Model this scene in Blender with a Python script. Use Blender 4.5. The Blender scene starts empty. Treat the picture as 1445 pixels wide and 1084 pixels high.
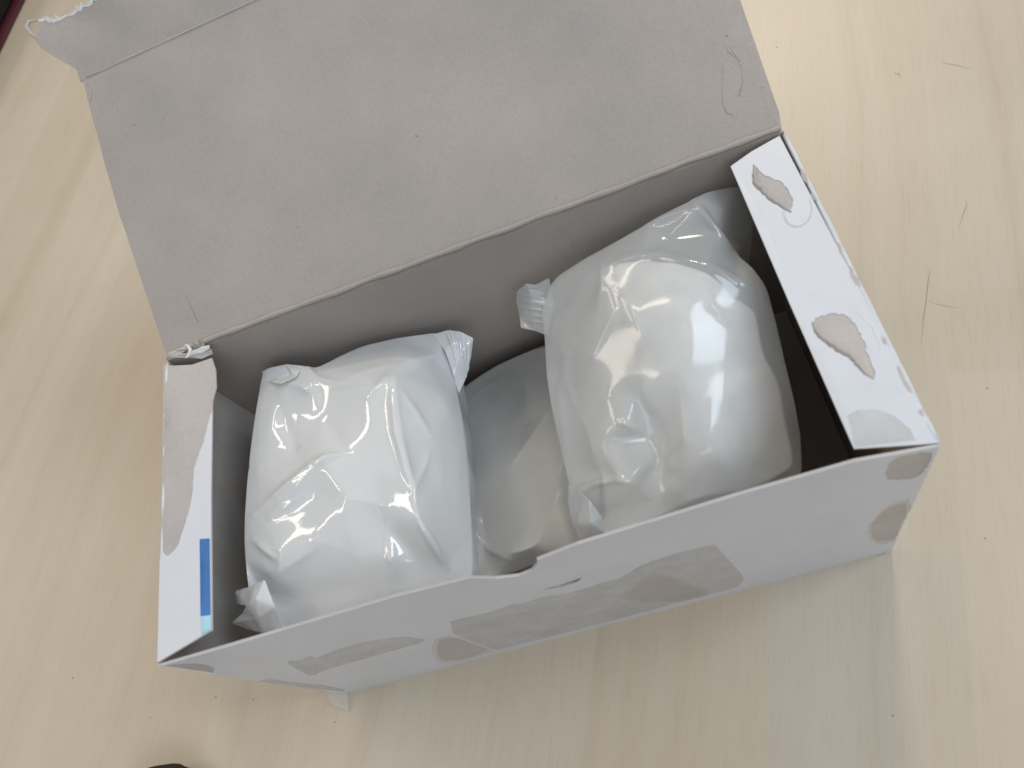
import bpy, bmesh, math, random
import numpy as np
from mathutils import Vector, Matrix, noise
from mathutils.geometry import delaunay_2d_cdt

S = bpy.context.scene
COL = S.collection
rad = math.radians

# ------------------------------------------------------------------ camera
F_PX = 1113.94                       # focal length in photo pixels (photo 1445 x 1084)
CAM = Vector((0.18763762, -0.06639726, 0.35201267))
RX = Vector((0.93244567, -0.18616059, -0.30966000))     # right
RY = Vector((-0.30745527, -0.85898828, -0.40940248))    # down
RZ = Vector((-0.18977971, 0.47695217, -0.85819595))     # forward
cd = bpy.data.cameras.new('camera')
cam = bpy.data.objects.new('camera', cd)
COL.objects.link(cam)
m3 = Matrix((RX, -RY, -RZ)).transposed()
cam.matrix_world = Matrix.Translation(CAM) @ m3.to_4x4()
cd.sensor_width = 36.0
cd.lens = F_PX / 1445.0 * 36.0
cd.clip_start = 0.01
cd.clip_end = 50.0
cd.dof.use_dof = True
cd.dof.focus_distance = 0.345
cd.dof.aperture_fstop = 14.0
S.camera = cam

# ------------------------------------------------------------------ world
wd = bpy.data.worlds.new('World')
S.world = wd
wd.use_nodes = True
bg = wd.node_tree.nodes['Background']
bg.inputs[0].default_value = (0.96, 0.97, 1.0, 1)
bg.inputs[1].default_value = 0.37


# ------------------------------------------------------------------ lamps of the room, plus an added fill
def area(name, loc, target, sx, sy, power, col):
    l = bpy.data.lights.new(name, 'AREA')
    l.shape = 'RECTANGLE'
    l.size, l.size_y = sx, sy
    l.energy = power
    l.color = col
    o = bpy.data.objects.new(name, l)
    COL.objects.link(o)
    o.location = loc
    o.rotation_euler = (Vector(target) - Vector(loc)).to_track_quat('-Z', 'Y').to_euler()
    return o


area('ceiling_lamp', (0.89, 2.12, 2.0), (0.1, 0.1, 0.05), 0.30, 0.30, 23, (1.0, 0.87, 0.70))
area('ceiling_lamp', (-1.3, 1.5, 2.2), (0.1, 0.1, 0.05), 1.2, 0.2, 7.5, (1.0, 0.88, 0.72))
area('ceiling_lamp', (-0.25, 1.55, 2.2), (0.1, 0.1, 0.05), 0.7, 0.14, 5, (1.0, 0.88, 0.72))
area('ceiling_lamp', (-1.5, 0.3, 2.2), (0.1, 0.1, 0.05), 0.9, 0.16, 5, (1.0, 0.88, 0.72))
area('window_light', (1.75, 0.05, 1.75), (0.1, 0.1, 0.1), 0.8, 1.0, 26, (0.74, 0.87, 1.0))
area('front_fill', (0.7, -1.7, 1.7), (0.1, 0.1, 0.1), 1.8, 1.3, 19, (0.86, 0.93, 1.0))  # added soft fill to brighten the front panel and inner back wall
area('ceiling_glow', (0.1, 0.9, 2.5), (0.1, 0.1, 0.0), 2.4, 1.6, 4, (1.0, 0.97, 0.93))

S.view_settings.view_transform = 'Standard'
S.view_settings.look = 'None'
S.view_settings.exposure = -0.27
S.view_settings.gamma = 1.0
S.cycles.max_bounces = 10
S.cycles.transparent_max_bounces = 12
S.cycles.caustics_reflective = False
S.cycles.caustics_refractive = False


# ------------------------------------------------------------------ rays through the calibrated lens
def ray(px, py):
    return RX * ((px - 722.5) / F_PX) + RY * ((py - 542.0) / F_PX) + RZ


def at(px, py, z):
    d = ray(px, py)
    return CAM + d * ((z - CAM.z) / d.z)


class Plane:
    """a flat panel: origin, two axes and outward normal"""
    def __init__(s, o, u, v, n):
        s.o, s.u, s.v, s.n = Vector(o), Vector(u).normalized(), Vector(v).normalized(), Vector(n).normalized()

    def px(s, px, py):
        d = ray(px, py)
        t = (s.o - CAM).dot(s.n) / d.dot(s.n)
        p = CAM + d * t - s.o
        return (p.dot(s.u), p.dot(s.v))

    def poly(s, pts):
        return [s.px(*p) for p in pts]

    def p3(s, a, b, h=0.0):
        return s.o + s.u * a + s.v * b + s.n * h


# ------------------------------------------------------------------ objects
def new_obj(name, me, mat, parent=None):
    o = bpy.data.objects.new(name, me)
    COL.objects.link(o)
    for m in (mat if isinstance(mat, (list, tuple)) else [mat]):
        me.materials.append(m)
    if parent is not None:
        o.parent = parent
        o.matrix_parent_inverse = parent.matrix_world.inverted()
    return o


def thing(name, label, cat, loc, group=None):
    o = bpy.data.objects.new(name, None)
    COL.objects.link(o)
    o.location = loc
    o.empty_display_size = 0.02
    o['label'] = label
    o['category'] = cat
    if group:
        o['group'] = group
    bpy.context.view_layer.update()
    return o


def inside(p, poly):
    x, y = p
    r = False
    j = len(poly) - 1
    for i in range(len(poly)):
        xi, yi = poly[i]
        xj, yj = poly[j]
        if (yi > y) != (yj > y) and x < (xj - xi) * (y - yi) / (yj - yi) + xi:
            r = not r
        j = i
    return r


def rough(poly, step, amp, seed, closed=True):
    """resample a polygon with a ragged, torn edge"""
    rnd = random.Random(seed)
    out = []
    n = len(poly)
    for i in range(n if closed else n - 1):
        a, b = Vector(poly[i]), Vector(poly[(i + 1) % n])
        L = (b - a).length
        k = max(1, int(L / step))
        nrm = Vector((-(b - a).y, (b - a).x)) / max(L, 1e-9)
        for q in range(k):
            t = q / k
            w = a + (b - a) * t
            f = (rnd.random() - .5) * 2 * amp
            out.append(tuple(w + nrm * f))
    if not closed:
        out.append(tuple(poly[-1]))
    return out


def chaikin(poly, n=2):
    for _ in range(n):
        out = []
        for i in range(len(poly)):
            a, b = poly[i], poly[(i + 1) % len(poly)]
            out.append((a[0] * .75 + b[0] * .25, a[1] * .75 + b[1] * .25))
            out.append((a[0] * .25 + b[0] * .75, a[1] * .25 + b[1] * .75))
        poly = out
    return poly


def tear(poly, seed, scale=1.0):
    """ragged outline of a torn spot"""
    poly = chaikin(poly, 1)
    cx = sum(p[0] for p in poly) / len(poly)
    cy = sum(p[1] for p in poly) / len(poly)
    rnd = random.Random(seed)
    out = []
    for a, b in rough(poly, 0.0005, 0.0, seed):
        v = Vector((a - cx, b - cy))
        q = Vector((a * 420, b * 420, seed * 3.1))
        k = 0.0011 * noise.noise(q) + 0.0005 * noise.noise(q * 3.3) + rnd.uniform(-.00012, .00012)
        L = v.length
        w = v * scale + v / L * (k + (scale - 1) * .002)
        out.append((cx + w.x, cy + w.y))
    return out


def tri2d(outer, holes=(), extra=()):
    V, E = [], []
    for loop in [outer] + list(holes):
        b = len(V)
        V += [Vector(p) for p in loop]
        E += [(b + i, b + (i + 1) % len(loop)) for i in range(len(loop))]
    V += [Vector(p) for p in extra if inside(p, outer) and not any(inside(p, h) for h in holes)]
    vo, eo, fo, *_ = delaunay_2d_cdt(V, E, [], 0, 1e-7)
    T = []
    for f in fo:
        if len(f) != 3:
            continue
        c = (vo[f[0]] + vo[f[1]] + vo[f[2]]) / 3
        if inside(c, outer) and not any(inside(c, h) for h in holes):
            T.append(tuple(f))
    return [tuple(v) for v in vo], T


def sheet(name, pl, outer, mat, parent, h0, h1, holes=(), warp=None, grid=0.0, smooth=False):
    """flat board or paper between heights h0 and h1 over a Plane, with holes torn out"""
    extra = []
    if grid:
        xs = [p[0] for p in outer]
        ys = [p[1] for p in outer]
        x = min(xs) + grid * .5
        while x < max(xs):
            y = min(ys) + grid * .5
            while y < max(ys):
                extra.append((x + random.uniform(-.1, .1) * grid, y + random.uniform(-.1, .1) * grid))
                y += grid
            x += grid
    v2, T = tri2d(outer, holes, extra)
    n = len(v2)
    P = []
    for h in (h0, h1):
        for a, b in v2:
            w = warp(a, b) if warp else 0.0
            P.append(pl.p3(a, b, h + w))
    Fc = []
    cnt = {}
    for t in T:
        for i in range(3):
            e = (t[i], t[(i + 1) % 3])
            cnt[e] = 1
    for t in T:
        a, b, c = (Vector(v2[i]) for i in t)
        ccw = (b - a).cross(c - a) > 0
        up = t if ccw else t[::-1]
        Fc.append(tuple(i + n for i in up))
        Fc.append(tuple(up[::-1]))
        for i in range(3):
            e = (up[i], up[(i + 1) % 3])
            if (e[1], e[0]) not in cnt and ccw or (not ccw and (e[1], e[0]) not in {(t2[j], t2[(j + 1) % 3]) for t2 in () for j in range(3)} and (e[0], e[1]) not in cnt):
                Fc.append((e[0], e[1], e[1] + n, e[0] + n))
    me = bpy.data.meshes.new(name)
    me.from_pydata(P, [], Fc)
    bm = bmesh.new()
    bm.from_mesh(me)
    bmesh.ops.delete(bm, geom=[v for v in bm.verts if not v.link_faces], context='VERTS')
    bmesh.ops.recalc_face_normals(bm, faces=bm.faces)
    bm.to_mesh(me)
    bm.free()
    if smooth:
        for p in me.polygons:
            p.use_smooth = True
        me.set_sharp_from_angle(angle=rad(40))
    return new_obj(name, me, mat, parent)


def tube(name, pts, r, mat, parent, seg=8, caps=True, jitter=0.0, seed=0):
    rnd = random.Random(seed)
    V, Fc = [], []
    pts = [Vector(p) for p in pts]
    for i, p in enumerate(pts):
        d = (pts[min(i + 1, len(pts) - 1)] - pts[max(i - 1, 0)]).normalized()
        a = d.cross(Vector((0.3, 0.2, 1))).normalized()
        b = d.cross(a)
        rr = (r[i] if isinstance(r, (list, tuple)) else r) * (1 + rnd.uniform(-jitter, jitter))
        for k in range(seg):
            t = 2 * math.pi * k / seg
            V.append(p + (a * math.cos(t) + b * math.sin(t)) * rr)
    for i in range(len(pts) - 1):
        for k in range(seg):
            k2 = (k + 1) % seg
            Fc.append((i * seg + k, i * seg + k2, (i + 1) * seg + k2, (i + 1) * seg + k))
    if caps:
        Fc.append(tuple(range(seg))[::-1])
        Fc.append(tuple(range((len(pts) - 1) * seg, len(pts) * seg)))
    me = bpy.data.meshes.new(name)
    me.from_pydata(V, [], Fc)
    for p in me.polygons:
        p.use_smooth = True
    return new_obj(name, me, mat, parent)


# ------------------------------------------------------------------ materials
def mat_new(name):
    m = bpy.data.materials.new(name)
    m.use_nodes = True
    nt = m.node_tree
    return m, nt, nt.nodes['Principled BSDF']


def N(nt, t, **kw):
    n = nt.nodes.new(t)
    for k, v in kw.items():
        if k in n.inputs:
            n.inputs[k].default_value = v
        else:
            setattr(n, k, v)
    return n


def math_n(nt, op, a, b=None, c=None):
    n = nt.nodes.new('ShaderNodeMath')
    n.operation = op
    for i, v in enumerate((a, b, c)):
        if v is None:
            continue
        if isinstance(v, (int, float)):
            n.inputs[i].default_value = v
        else:
            nt.links.new(v, n.inputs[i])
    return n.outputs[0]


def ramp(nt, fac, stops):
    n = nt.nodes.new('ShaderNodeValToRGB')
    el = n.color_ramp.elements
    while len(el) < len(stops):
        el.new(0.5)
    for e, (p, c) in zip(el, stops):
        e.position = p
        e.color = (*c, 1) if len(c) == 3 else c
    nt.links.new(fac, n.inputs[0])
    return n.outputs[0]


def mix(nt, fac, a, b, mode='MIX'):
    n = nt.nodes.new('ShaderNodeMix')
    n.data_type = 'RGBA'
    n.blend_type = mode
    for sock, v in ((n.inputs[0], fac), (n.inputs[6], a), (n.inputs[7], b)):
        if isinstance(v, (int, float)):
            sock.default_value = v
        elif isinstance(v, tuple):
            sock.default_value = (*v, 1)
        else:
            nt.links.new(v, sock)
    return n.outputs[2]


def bump(nt, bs, h, strength, dist):
    b = N(nt, 'ShaderNodeBump', Strength=strength, Distance=dist)
    nt.links.new(h, b.inputs['Height'])
    nt.links.new(b.outputs[0], bs.inputs['Normal'])


def greyboard(name, base, var=0.06, speck=True):
    m, nt, bs = mat_new(name)
    tc = N(nt, 'ShaderNodeTexCoord')
    n1 = N(nt, 'ShaderNodeTexNoise', Scale=14.0, Detail=5.0, Roughness=0.6)
    n2 = N(nt, 'ShaderNodeTexNoise', Scale=900.0, Detail=3.0, Roughness=0.7)
    n3 = N(nt, 'ShaderNodeTexNoise', Scale=330.0, Detail=2.0, Roughness=0.5)
    for n in (n1, n2, n3):
        nt.links.new(tc.outputs['Object'], n.inputs['Vector'])
    lo = tuple(c * (1 - var * k) for c, k in zip(base, (2.4, 2.0, 1.4)))
    hi = tuple(c * (1 + var * k) for c, k in zip(base, (2.2, 2.0, 1.8)))
    c = ramp(nt, n1.outputs[0], [(0.3, lo), (0.7, hi)])
    g = ramp(nt, n2.outputs[0], [(0.3, (0.93, 0.93, 0.93)), (0.7, (1.05, 1.05, 1.05))])
    c = mix(nt, 1.0, c, g, 'MULTIPLY')
    if speck:
        k = ramp(nt, n3.outputs[0], [(0.20, (0.5, 0.45, 0.42)), (0.24, (1, 1, 1))])
        c = mix(nt, 0.8, c, k, 'MULTIPLY')
    nt.links.new(c, bs.inputs['Base Color'])
    bs.inputs['Roughness'].default_value = 0.85
    bs.inputs['Specular IOR Level'].default_value = 0.25
    h = math_n(nt, 'ADD', n2.outputs[0], n3.outputs[0])
    bump(nt, bs, h, 0.2, 0.0002)
    return m


def whiteboard(name, base, rough_=0.38):
    m, nt, bs = mat_new(name)
    tc = N(nt, 'ShaderNodeTexCoord')
    n1 = N(nt, 'ShaderNodeTexNoise', Scale=35.0, Detail=6.0, Roughness=0.65)
    n2 = N(nt, 'ShaderNodeTexNoise', Scale=160.0, Detail=3.0)
    for n in (n1, n2):
        nt.links.new(tc.outputs['Object'], n.inputs['Vector'])
    c = ramp(nt, n1.outputs[0], [(0.28, tuple(x * 0.93 for x in base)), (0.62, base)])
    nt.links.new(c, bs.inputs['Base Color'])
    r = math_n(nt, 'MULTIPLY_ADD', n1.outputs[0], 0.3, rough_ - 0.15)
    nt.links.new(r, bs.inputs['Roughness'])
    h = math_n(nt, 'MULTIPLY_ADD', n2.outputs[0], 0.3, n1.outputs[0])
    bump(nt, bs, h, 0.25, 0.0008)
    return m


M_GREY = greyboard('grey_board', (0.405, 0.362, 0.325), 0.048)
M_TORN = greyboard('torn_board', (0.50, 0.46, 0.43), 0.06, False)
M_PLY = greyboard('paper_ply', (0.60, 0.565, 0.53), 0.05, False)
M_WHITE = whiteboard('white_liner', (0.65, 0.67, 0.715))
M_EDGE = whiteboard('paper_edge', (0.78, 0.77, 0.75), 0.7)


def plain(name, col, rough_, spec=0.5):
    m, nt, bs = mat_new(name)
    tc = N(nt, 'ShaderNodeTexCoord')
    n1 = N(nt, 'ShaderNodeTexNoise', Scale=120.0, Detail=4.0)
    nt.links.new(tc.outputs['Object'], n1.inputs['Vector'])
    c = ramp(nt, n1.outputs[0], [(0.3, tuple(x * 0.85 for x in col)), (0.7, tuple(min(1, x * 1.1) for x in col))])
    nt.links.new(c, bs.inputs['Base Color'])
    bs.inputs['Roughness'].default_value = rough_
    bs.inputs['Specular IOR Level'].default_value = spec
    bump(nt, bs, n1.outputs[0], 0.15, 0.0006)
    return m


M_BLUE = plain('blue_print', (0.03, 0.16, 0.46), 0.35)
M_TEAL = plain('teal_print', (0.36, 0.62, 0.72), 0.35)
M_BLACK = plain('black_plastic', (0.012, 0.009, 0.008), 0.6, 0.2)
M_MAROON = plain('maroon_trim', (0.085, 0.015, 0.022), 0.45)
M_BROWN = plain('dark_leather', (0.03, 0.019, 0.013), 0.7, 0.25)
M_SPECK = plain('dark_speck', (0.24, 0.19, 0.15), 0.8)


def tape_mat():
    m, nt, bs = mat_new('clear_tape')
    bs.inputs['Base Color'].default_value = (0.68, 0.665, 0.64, 1)
    bs.inputs['Roughness'].default_value = 0.22
    tc = N(nt, 'ShaderNodeTexCoord')
    n1 = N(nt, 'ShaderNodeTexNoise', Scale=60.0, Detail=5.0, Roughness=0.6)
    nt.links.new(tc.outputs['Object'], n1.inputs['Vector'])
    bump(nt, bs, n1.outputs[0], 0.3, 0.001)
    a = math_n(nt, 'MULTIPLY_ADD', n1.outputs[0], 0.7, -0.06)
    nt.links.new(a, bs.inputs['Alpha'])
    return m


M_TAPE = tape_mat()


def film_mat(name, alpha, tint, rough_=0.06):
    m, nt, bs = mat_new(name)
    out = nt.nodes['Material Output']
    tc = N(nt, 'ShaderNodeTexCoord')
    n1 = N(nt, 'ShaderNodeTexNoise', Scale=70.0, Detail=4.0, Roughness=0.55)
    nt.links.new(tc.outputs['Object'], n1.inputs['Vector'])
    bs.inputs['Base Color'].default_value = (*tint, 1)
    bs.inputs['Roughness'].default_value = rough_
    bs.inputs['Specular IOR Level'].default_value = 1.0
    bs.inputs['Coat Weight'].default_value = 0.5 if rough_ < .1 else 0.25
    bs.inputs['Coat Roughness'].default_value = 0.03
    bump(nt, bs, n1.outputs[0], 0.06, 0.0015)
    tl = N(nt, 'ShaderNodeBsdfTranslucent')
    tl.inputs[0].default_value = (*tint, 1)
    ms = N(nt, 'ShaderNodeMixShader')
    ms.inputs[0].default_value = 0.22
    nt.links.new(bs.outputs[0], ms.inputs[1])
    nt.links.new(tl.outputs[0], ms.inputs[2])
    tr = N(nt, 'ShaderNodeBsdfTransparent')
    tr.inputs[0].default_value = (0.97, 0.97, 0.97, 1)
    m2 = N(nt, 'ShaderNodeMixShader')
    m2.inputs[0].default_value = alpha
    nt.links.new(tr.outputs[0], m2.inputs[1])
    nt.links.new(ms.outputs[0], m2.inputs[2])
    nt.links.new(m2.outputs[0], out.inputs[0])
    return m


M_FILM = film_mat('milky_film', 0.82, (0.85, 0.865, 0.875))
M_FILM_THIN = film_mat('milky_film_thin', 0.50, (0.76, 0.785, 0.79), 0.11)
M_FILM_SHADED = film_mat('shaded_film', 0.72, (0.47, 0.475, 0.465), 0.36)  # grey tint puts the shade between the larger bags into the film colour
M_PAD = plain('white_padding', (0.80, 0.785, 0.76), 0.9, 0.2)


def table_mat():
    m, nt, bs = mat_new('maple_table')
    tc = N(nt, 'ShaderNodeTexCoord')
    sx = N(nt, 'ShaderNodeSeparateXYZ')
    nt.links.new(tc.outputs['Object'], sx.inputs[0])
    x, y = sx.outputs[0], sx.outputs[1]
    a = rad(19.8)
    ca, sa = math.cos(a), math.sin(a)
    u = math_n(nt, 'SUBTRACT', math_n(nt, 'MULTIPLY', x, ca), math_n(nt, 'MULTIPLY', y, sa))
    v = math_n(nt, 'ADD', math_n(nt, 'MULTIPLY', x, sa), math_n(nt, 'MULTIPLY', y, ca))
    # slow wander of the grain
    cb = N(nt, 'ShaderNodeCombineXYZ')
    nt.links.new(u, cb.inputs[0])
    nt.links.new(math_n(nt, 'MULTIPLY', v, 0.22), cb.inputs[1])
    nw = N(nt, 'ShaderNodeTexNoise', Scale=9.0, Detail=2.0)
    nt.links.new(cb.outputs[0], nw.inputs['Vector'])
    wob = math_n(nt, 'MULTIPLY', math_n(nt, 'SUBTRACT', nw.outputs[0], 0.5), 0.05)
    # cathedral figure round a heart left of the carton
    ku, kv = -0.132 * ca - 0.109 * sa, -0.132 * sa + 0.109 * ca
    du = math_n(nt, 'ADD', math_n(nt, 'SUBTRACT', u, ku), wob)
    dv = math_n(nt, 'MULTIPLY', math_n(nt, 'SUBTRACT', v, kv), 0.16)
    rr = math_n(nt, 'SQRT', math_n(nt, 'ADD', math_n(nt, 'MULTIPLY', du, du), math_n(nt, 'MULTIPLY', dv, dv)))
    cr = N(nt, 'ShaderNodeCombineXYZ')
    nt.links.new(rr, cr.inputs[0])
    ng = N(nt, 'ShaderNodeTexNoise', Scale=60.0, Detail=2.0, Roughness=0.5)
    nt.links.new(cr.outputs[0], ng.inputs['Vector'])
    nb = N(nt, 'ShaderNodeTexNoise', Scale=17.0, Detail=1.0)
    nt.links.new(cr.outputs[0], nb.inputs['Vector'])
    # staves
    su = math_n(nt, 'FLOOR', math_n(nt, 'DIVIDE', math_n(nt, 'SUBTRACT', u, 0.1888), 0.0719))
    wn = N(nt, 'ShaderNodeTexWhiteNoise', noise_dimensions='1D')
    nt.links.new(math_n(nt, 'ADD', su, 11.37), wn.inputs['W'])
    # fine pores along the grain
    cp = N(nt, 'ShaderNodeCombineXYZ')
    nt.links.new(u, cp.inputs[0])
    nt.links.new(math_n(nt, 'MULTIPLY', v, 0.05), cp.inputs[1])
    npor = N(nt, 'ShaderNodeTexNoise', Scale=900.0, Detail=2.0, Roughness=0.6)
    nt.links.new(cp.outputs[0], npor.inputs['Vector'])
    ncl = N(nt, 'ShaderNodeTexNoise', Scale=7.0, Detail=4.0)
    nt.links.new(tc.outputs['Object'], ncl.inputs['Vector'])
    c = ramp(nt, ng.outputs[0], [(0.28, (0.56, 0.48, 0.375)), (0.42, (0.615, 0.54, 0.435)), (0.75, (0.645, 0.575, 0.475))])
    c2 = ramp(nt, nb.outputs[0], [(0.3, (0.965, 0.95, 0.93)), (0.7, (1.02, 1.02, 1.02))])
    c = mix(nt, 0.8, c, c2, 'MULTIPLY')
    c3 = ramp(nt, wn.outputs[0], [(0.0, (0.96, 0.945, 0.92)), (1.0, (1.03, 1.04, 1.05))])
    c = mix(nt, 0.8, c, c3, 'MULTIPLY')
    gs = math_n(nt, 'MULTIPLY', math_n(nt, 'COMPARE', su, 0.0, 0.1), math_n(nt, 'LESS_THAN', v, 0.085))
    c = mix(nt, gs, c, mix(nt, 1.0, c, (0.97, 0.985, 1.015), 'MULTIPLY'))
    c = mix(nt, math_n(nt, 'MULTIPLY', math_n(nt, 'COMPARE', su, -1.0, 0.1), math_n(nt, 'LESS_THAN', v, 0.085)), c, mix(nt, 1.0, c, (0.975, 0.95, 0.92), 'MULTIPLY'))
    # a short paler inlay and its edge on the stave to the right
    inl = math_n(nt, 'MULTIPLY', math_n(nt, 'GREATER_THAN', u, 0.2607), math_n(nt, 'COMPARE', v, 0.186, 0.02))
    c = mix(nt, inl, c, mix(nt, 1.0, c, (0.98, 0.972, 0.96), 'MULTIPLY'))
    c4 = ramp(nt, npor.outputs[0], [(0.25, (0.91, 0.895, 0.88)), (0.5, (1.0, 1.0, 1.0))])
    c = mix(nt, 0.7, c, c4, 'MULTIPLY')
    c5 = ramp(nt, ncl.outputs[0], [(0.3, (0.94, 0.93, 0.91)), (0.7, (1.04, 1.04, 1.04))])
    c = mix(nt, 0.9, c, c5, 'MULTIPLY')
    c = mix(nt, 1.0, c, (0.93, 0.915, 0.89), 'MULTIPLY')
    nt.links.new(c, bs.inputs['Base Color'])
    nr = math_n(nt, 'MULTIPLY_ADD', ncl.outputs[0], 0.15, 0.30)
    nt.links.new(nr, bs.inputs['Roughness'])
    bs.inputs['Specular IOR Level'].default_value = 0.45
    nf = N(nt, 'ShaderNodeTexNoise', Scale=1400.0, Detail=2.0)
    nt.links.new(tc.outputs['Object'], nf.inputs['Vector'])
    bump(nt, bs, math_n(nt, 'ADD', nf.outputs[0], npor.outputs[0]), 0.12, 0.0002)
    return m


# ------------------------------------------------------------------ table
def build_table():
    me = bpy.data.meshes.new('table')
    bm = bmesh.new()
    bmesh.ops.create_cube(bm, size=1.0)
    for vtx in bm.verts:
        vtx.co = Vector((vtx.co.x * 2.2 - 0.1, vtx.co.y * 1.9 + 0.62, vtx.co.z * 0.03 - 0.015))
    bmesh.ops.bevel(bm, geom=[e for e in bm.edges], offset=0.002, segments=2, affect='EDGES')
    bm.to_mesh(me)
    bm.free()
    t = new_obj('table', me, table_mat())
    t['label'] = 'pale maple wood table top under the carton'
    t['category'] = 'table'
    t['kind'] = 'structure'
    return t


table = build_table()

# ------------------------------------------------------------------ carton
Wd, Dp, Ht = 0.25, 0.1206, 0.126
BT = 0.0006          # board thickness
LT = 0.00022         # white paper liner thickness
carton = thing('carton', 'open white cardboard carton with torn grey patches, lid folded back', 'carton', (0.125, 0.06, 0.0))

PL_FRONT = Plane((0, 0, 0), (1, 0, 0), (0, 0, 1), (0, -1, 0))
PL_BACK = Plane((Wd, Dp, 0), (-1, 0, 0), (0, 0, 1), (0, 1, 0))
PL_LEFT = Plane((0, Dp, 0), (0, -1, 0), (0, 0, 1), (-1, 0, 0))
PL_RIGHT = Plane((Wd, 0, 0), (0, 1, 0), (0, 0, 1), (1, 0, 0))
PL_TOP = Plane((0, 0, Ht), (1, 0, 0), (0, 1, 0), (0, 0, 1))
TH = rad(26.38)
PL_LID = Plane((0, Dp, Ht), (1, 0, 0), (0, math.cos(TH), math.sin(TH)), (0, -math.sin(TH), math.cos(TH)))

# front panel with the thumb notch in its upper edge
front_out = [(0.0008, 0.0), (Wd - 0.006, 0.0), (Wd - 0.0015, 0.003), (Wd, 0.009), (Wd, Ht - 0.0005)]
front_out += PL_FRONT.poly([(1205, 648), (1040, 697), (900, 739), (815, 763), (757, 785), (758, 791), (749, 801), (732, 808),
                            (700, 812), (663, 811), (556, 840), (400, 886)])
front_out += [(0.0, Ht - 0.0005), (0.0, 0.008)]
F_holes_px = [
    [(1268, 642), (1310, 636), (1313, 641), (1300, 668), (1275, 675), (1255, 676), (1250, 665), (1254, 650)],
    [(1286, 705), (1275, 742), (1264, 762), (1240, 768), (1226, 760), (1225, 742), (1240, 722), (1262, 708)],
    [(880, 837), (900, 817), (924, 808), (952, 813), (976, 825), (998, 831), (992, 841), (948, 850), (912, 851), (884, 848)],
    [(611, 905), (628, 897), (653, 900), (666, 907), (698, 916), (677, 925), (641, 935), (614, 933)],
    [(236, 938), (261, 935), (293, 937), (300, 941), (300, 951), (261, 948), (240, 944)],
]
slit = [(760, 830), (790, 822), (822, 811), (812, 819), (790, 826)]
fh = [tear(PL_FRONT.poly(h), 5 + i, 1.05) for i, h in enumerate(F_holes_px)]
fh_in = [tear(PL_FRONT.poly(h), 15 + i, 0.9) for i, h in enumerate(F_holes_px)]
fh_out = [tear(PL_FRONT.poly(h), 5 + i, 1.10) for i, h in enumerate(F_holes_px)]
fs = PL_FRONT.poly(slit)


def fwarp(a, b):
    # a little bow along the top edge
    return 0.0006 * math.sin(math.pi * a / Wd) * (b / Ht) + 0.0003 * math.sin(a * 60) * (b / Ht)


front = sheet('front_panel', PL_FRONT, front_out, M_TORN, carton, -BT, 0.0, holes=[fs], warp=fwarp, grid=0.012)
sheet('printed_liner', PL_FRONT, front_out, M_WHITE, front, 0.00003, LT, holes=fh + [fs], warp=fwarp, grid=0.012)

for i, (a_, b_) in enumerate(zip(fh_out, fh_in)):
    if i in (1, 2, 3):
        sheet('torn_ply', PL_FRONT, [(min(max(x, 0.0005), Wd - .0005), max(z, 0.0008)) for x, z in a_], M_PLY, front, 0.00002, 0.00012, holes=[b_], warp=fwarp, grid=0.012)
sheet('added_slit_backing', PL_FRONT, PL_FRONT.poly([(752, 848), (752, 820), (830, 803), (830, 838)]), M_GREY, front, -0.0024, -0.0020)  # strip added behind the slit only to keep it dark

back_out = [(0, 0), (Wd, 0), (Wd, Ht - 0.0002), (0, Ht - 0.0002)]
sheet('back_panel', PL_BACK, back_out, M_GREY, carton, -BT, 0.0, grid=0.02)
for pl in (PL_LEFT, PL_RIGHT):
    o_ = [(0.0008, 0), (Dp - 0.0008, 0), (Dp - 0.0008, Ht - 0.0012), (0.0008, Ht - 0.0012)]
    sp = sheet('side_panel', pl, o_, M_GREY, carton, -BT, 0.0, grid=0.02)
    sheet('printed_liner', pl, o_, M_WHITE, sp, 0.00003, LT, grid=0.02)
sheet('bottom_panel', Plane((0, 0, 0), (1, 0, 0), (0, 1, 0), (0, 0, 1)), [(0.001, 0.001), (Wd - .001, 0.001), (Wd - .001, Dp - .001), (0.001, Dp - .001)], M_GREY, carton, 0.0008, 0.0014)

# dust flap on the left side, its liner torn off for most of the upper half
lf_px = [(222, 936), (228, 700), (231, 515), (243, 516), (270, 514), (297, 504), (302, 520), (303, 545), (298, 565), (299.5, 700), (300, 890)]
lf = PL_TOP.poly(lf_px)
lf_tear = PL_TOP.poly([(229, 517), (245, 518), (270, 516), (296, 507), (301, 522), (302, 545), (297.5, 566), (296, 585), (287, 622), (274, 662), (272, 700),
                       (265, 730), (252, 770), (238, 783), (228, 776), (230, 640)])
lf_tear = rough(lf_tear, 0.0015, 0.0002, 3)


def lwarp(a, b):
    return 0.0008 * math.sin(b * 45) * (a / 0.02) + 0.0012 * math.exp(-((b - 0.09) / 0.012) ** 2) * math.exp(-((a - 0.006) / 0.006) ** 2)


lflap = sheet('dust_flap', PL_TOP, lf, M_TORN, carton, -BT, 0.0, warp=lwarp, grid=0.004, smooth=True)


def sub_liner(name, pl, outer, holes, parent, h0, h1, warp=None, grid=0.006, mat=None):
    return sheet(name, pl, outer, mat or M_WHITE, parent, h0, h1, holes=holes, warp=warp, grid=grid)


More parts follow.
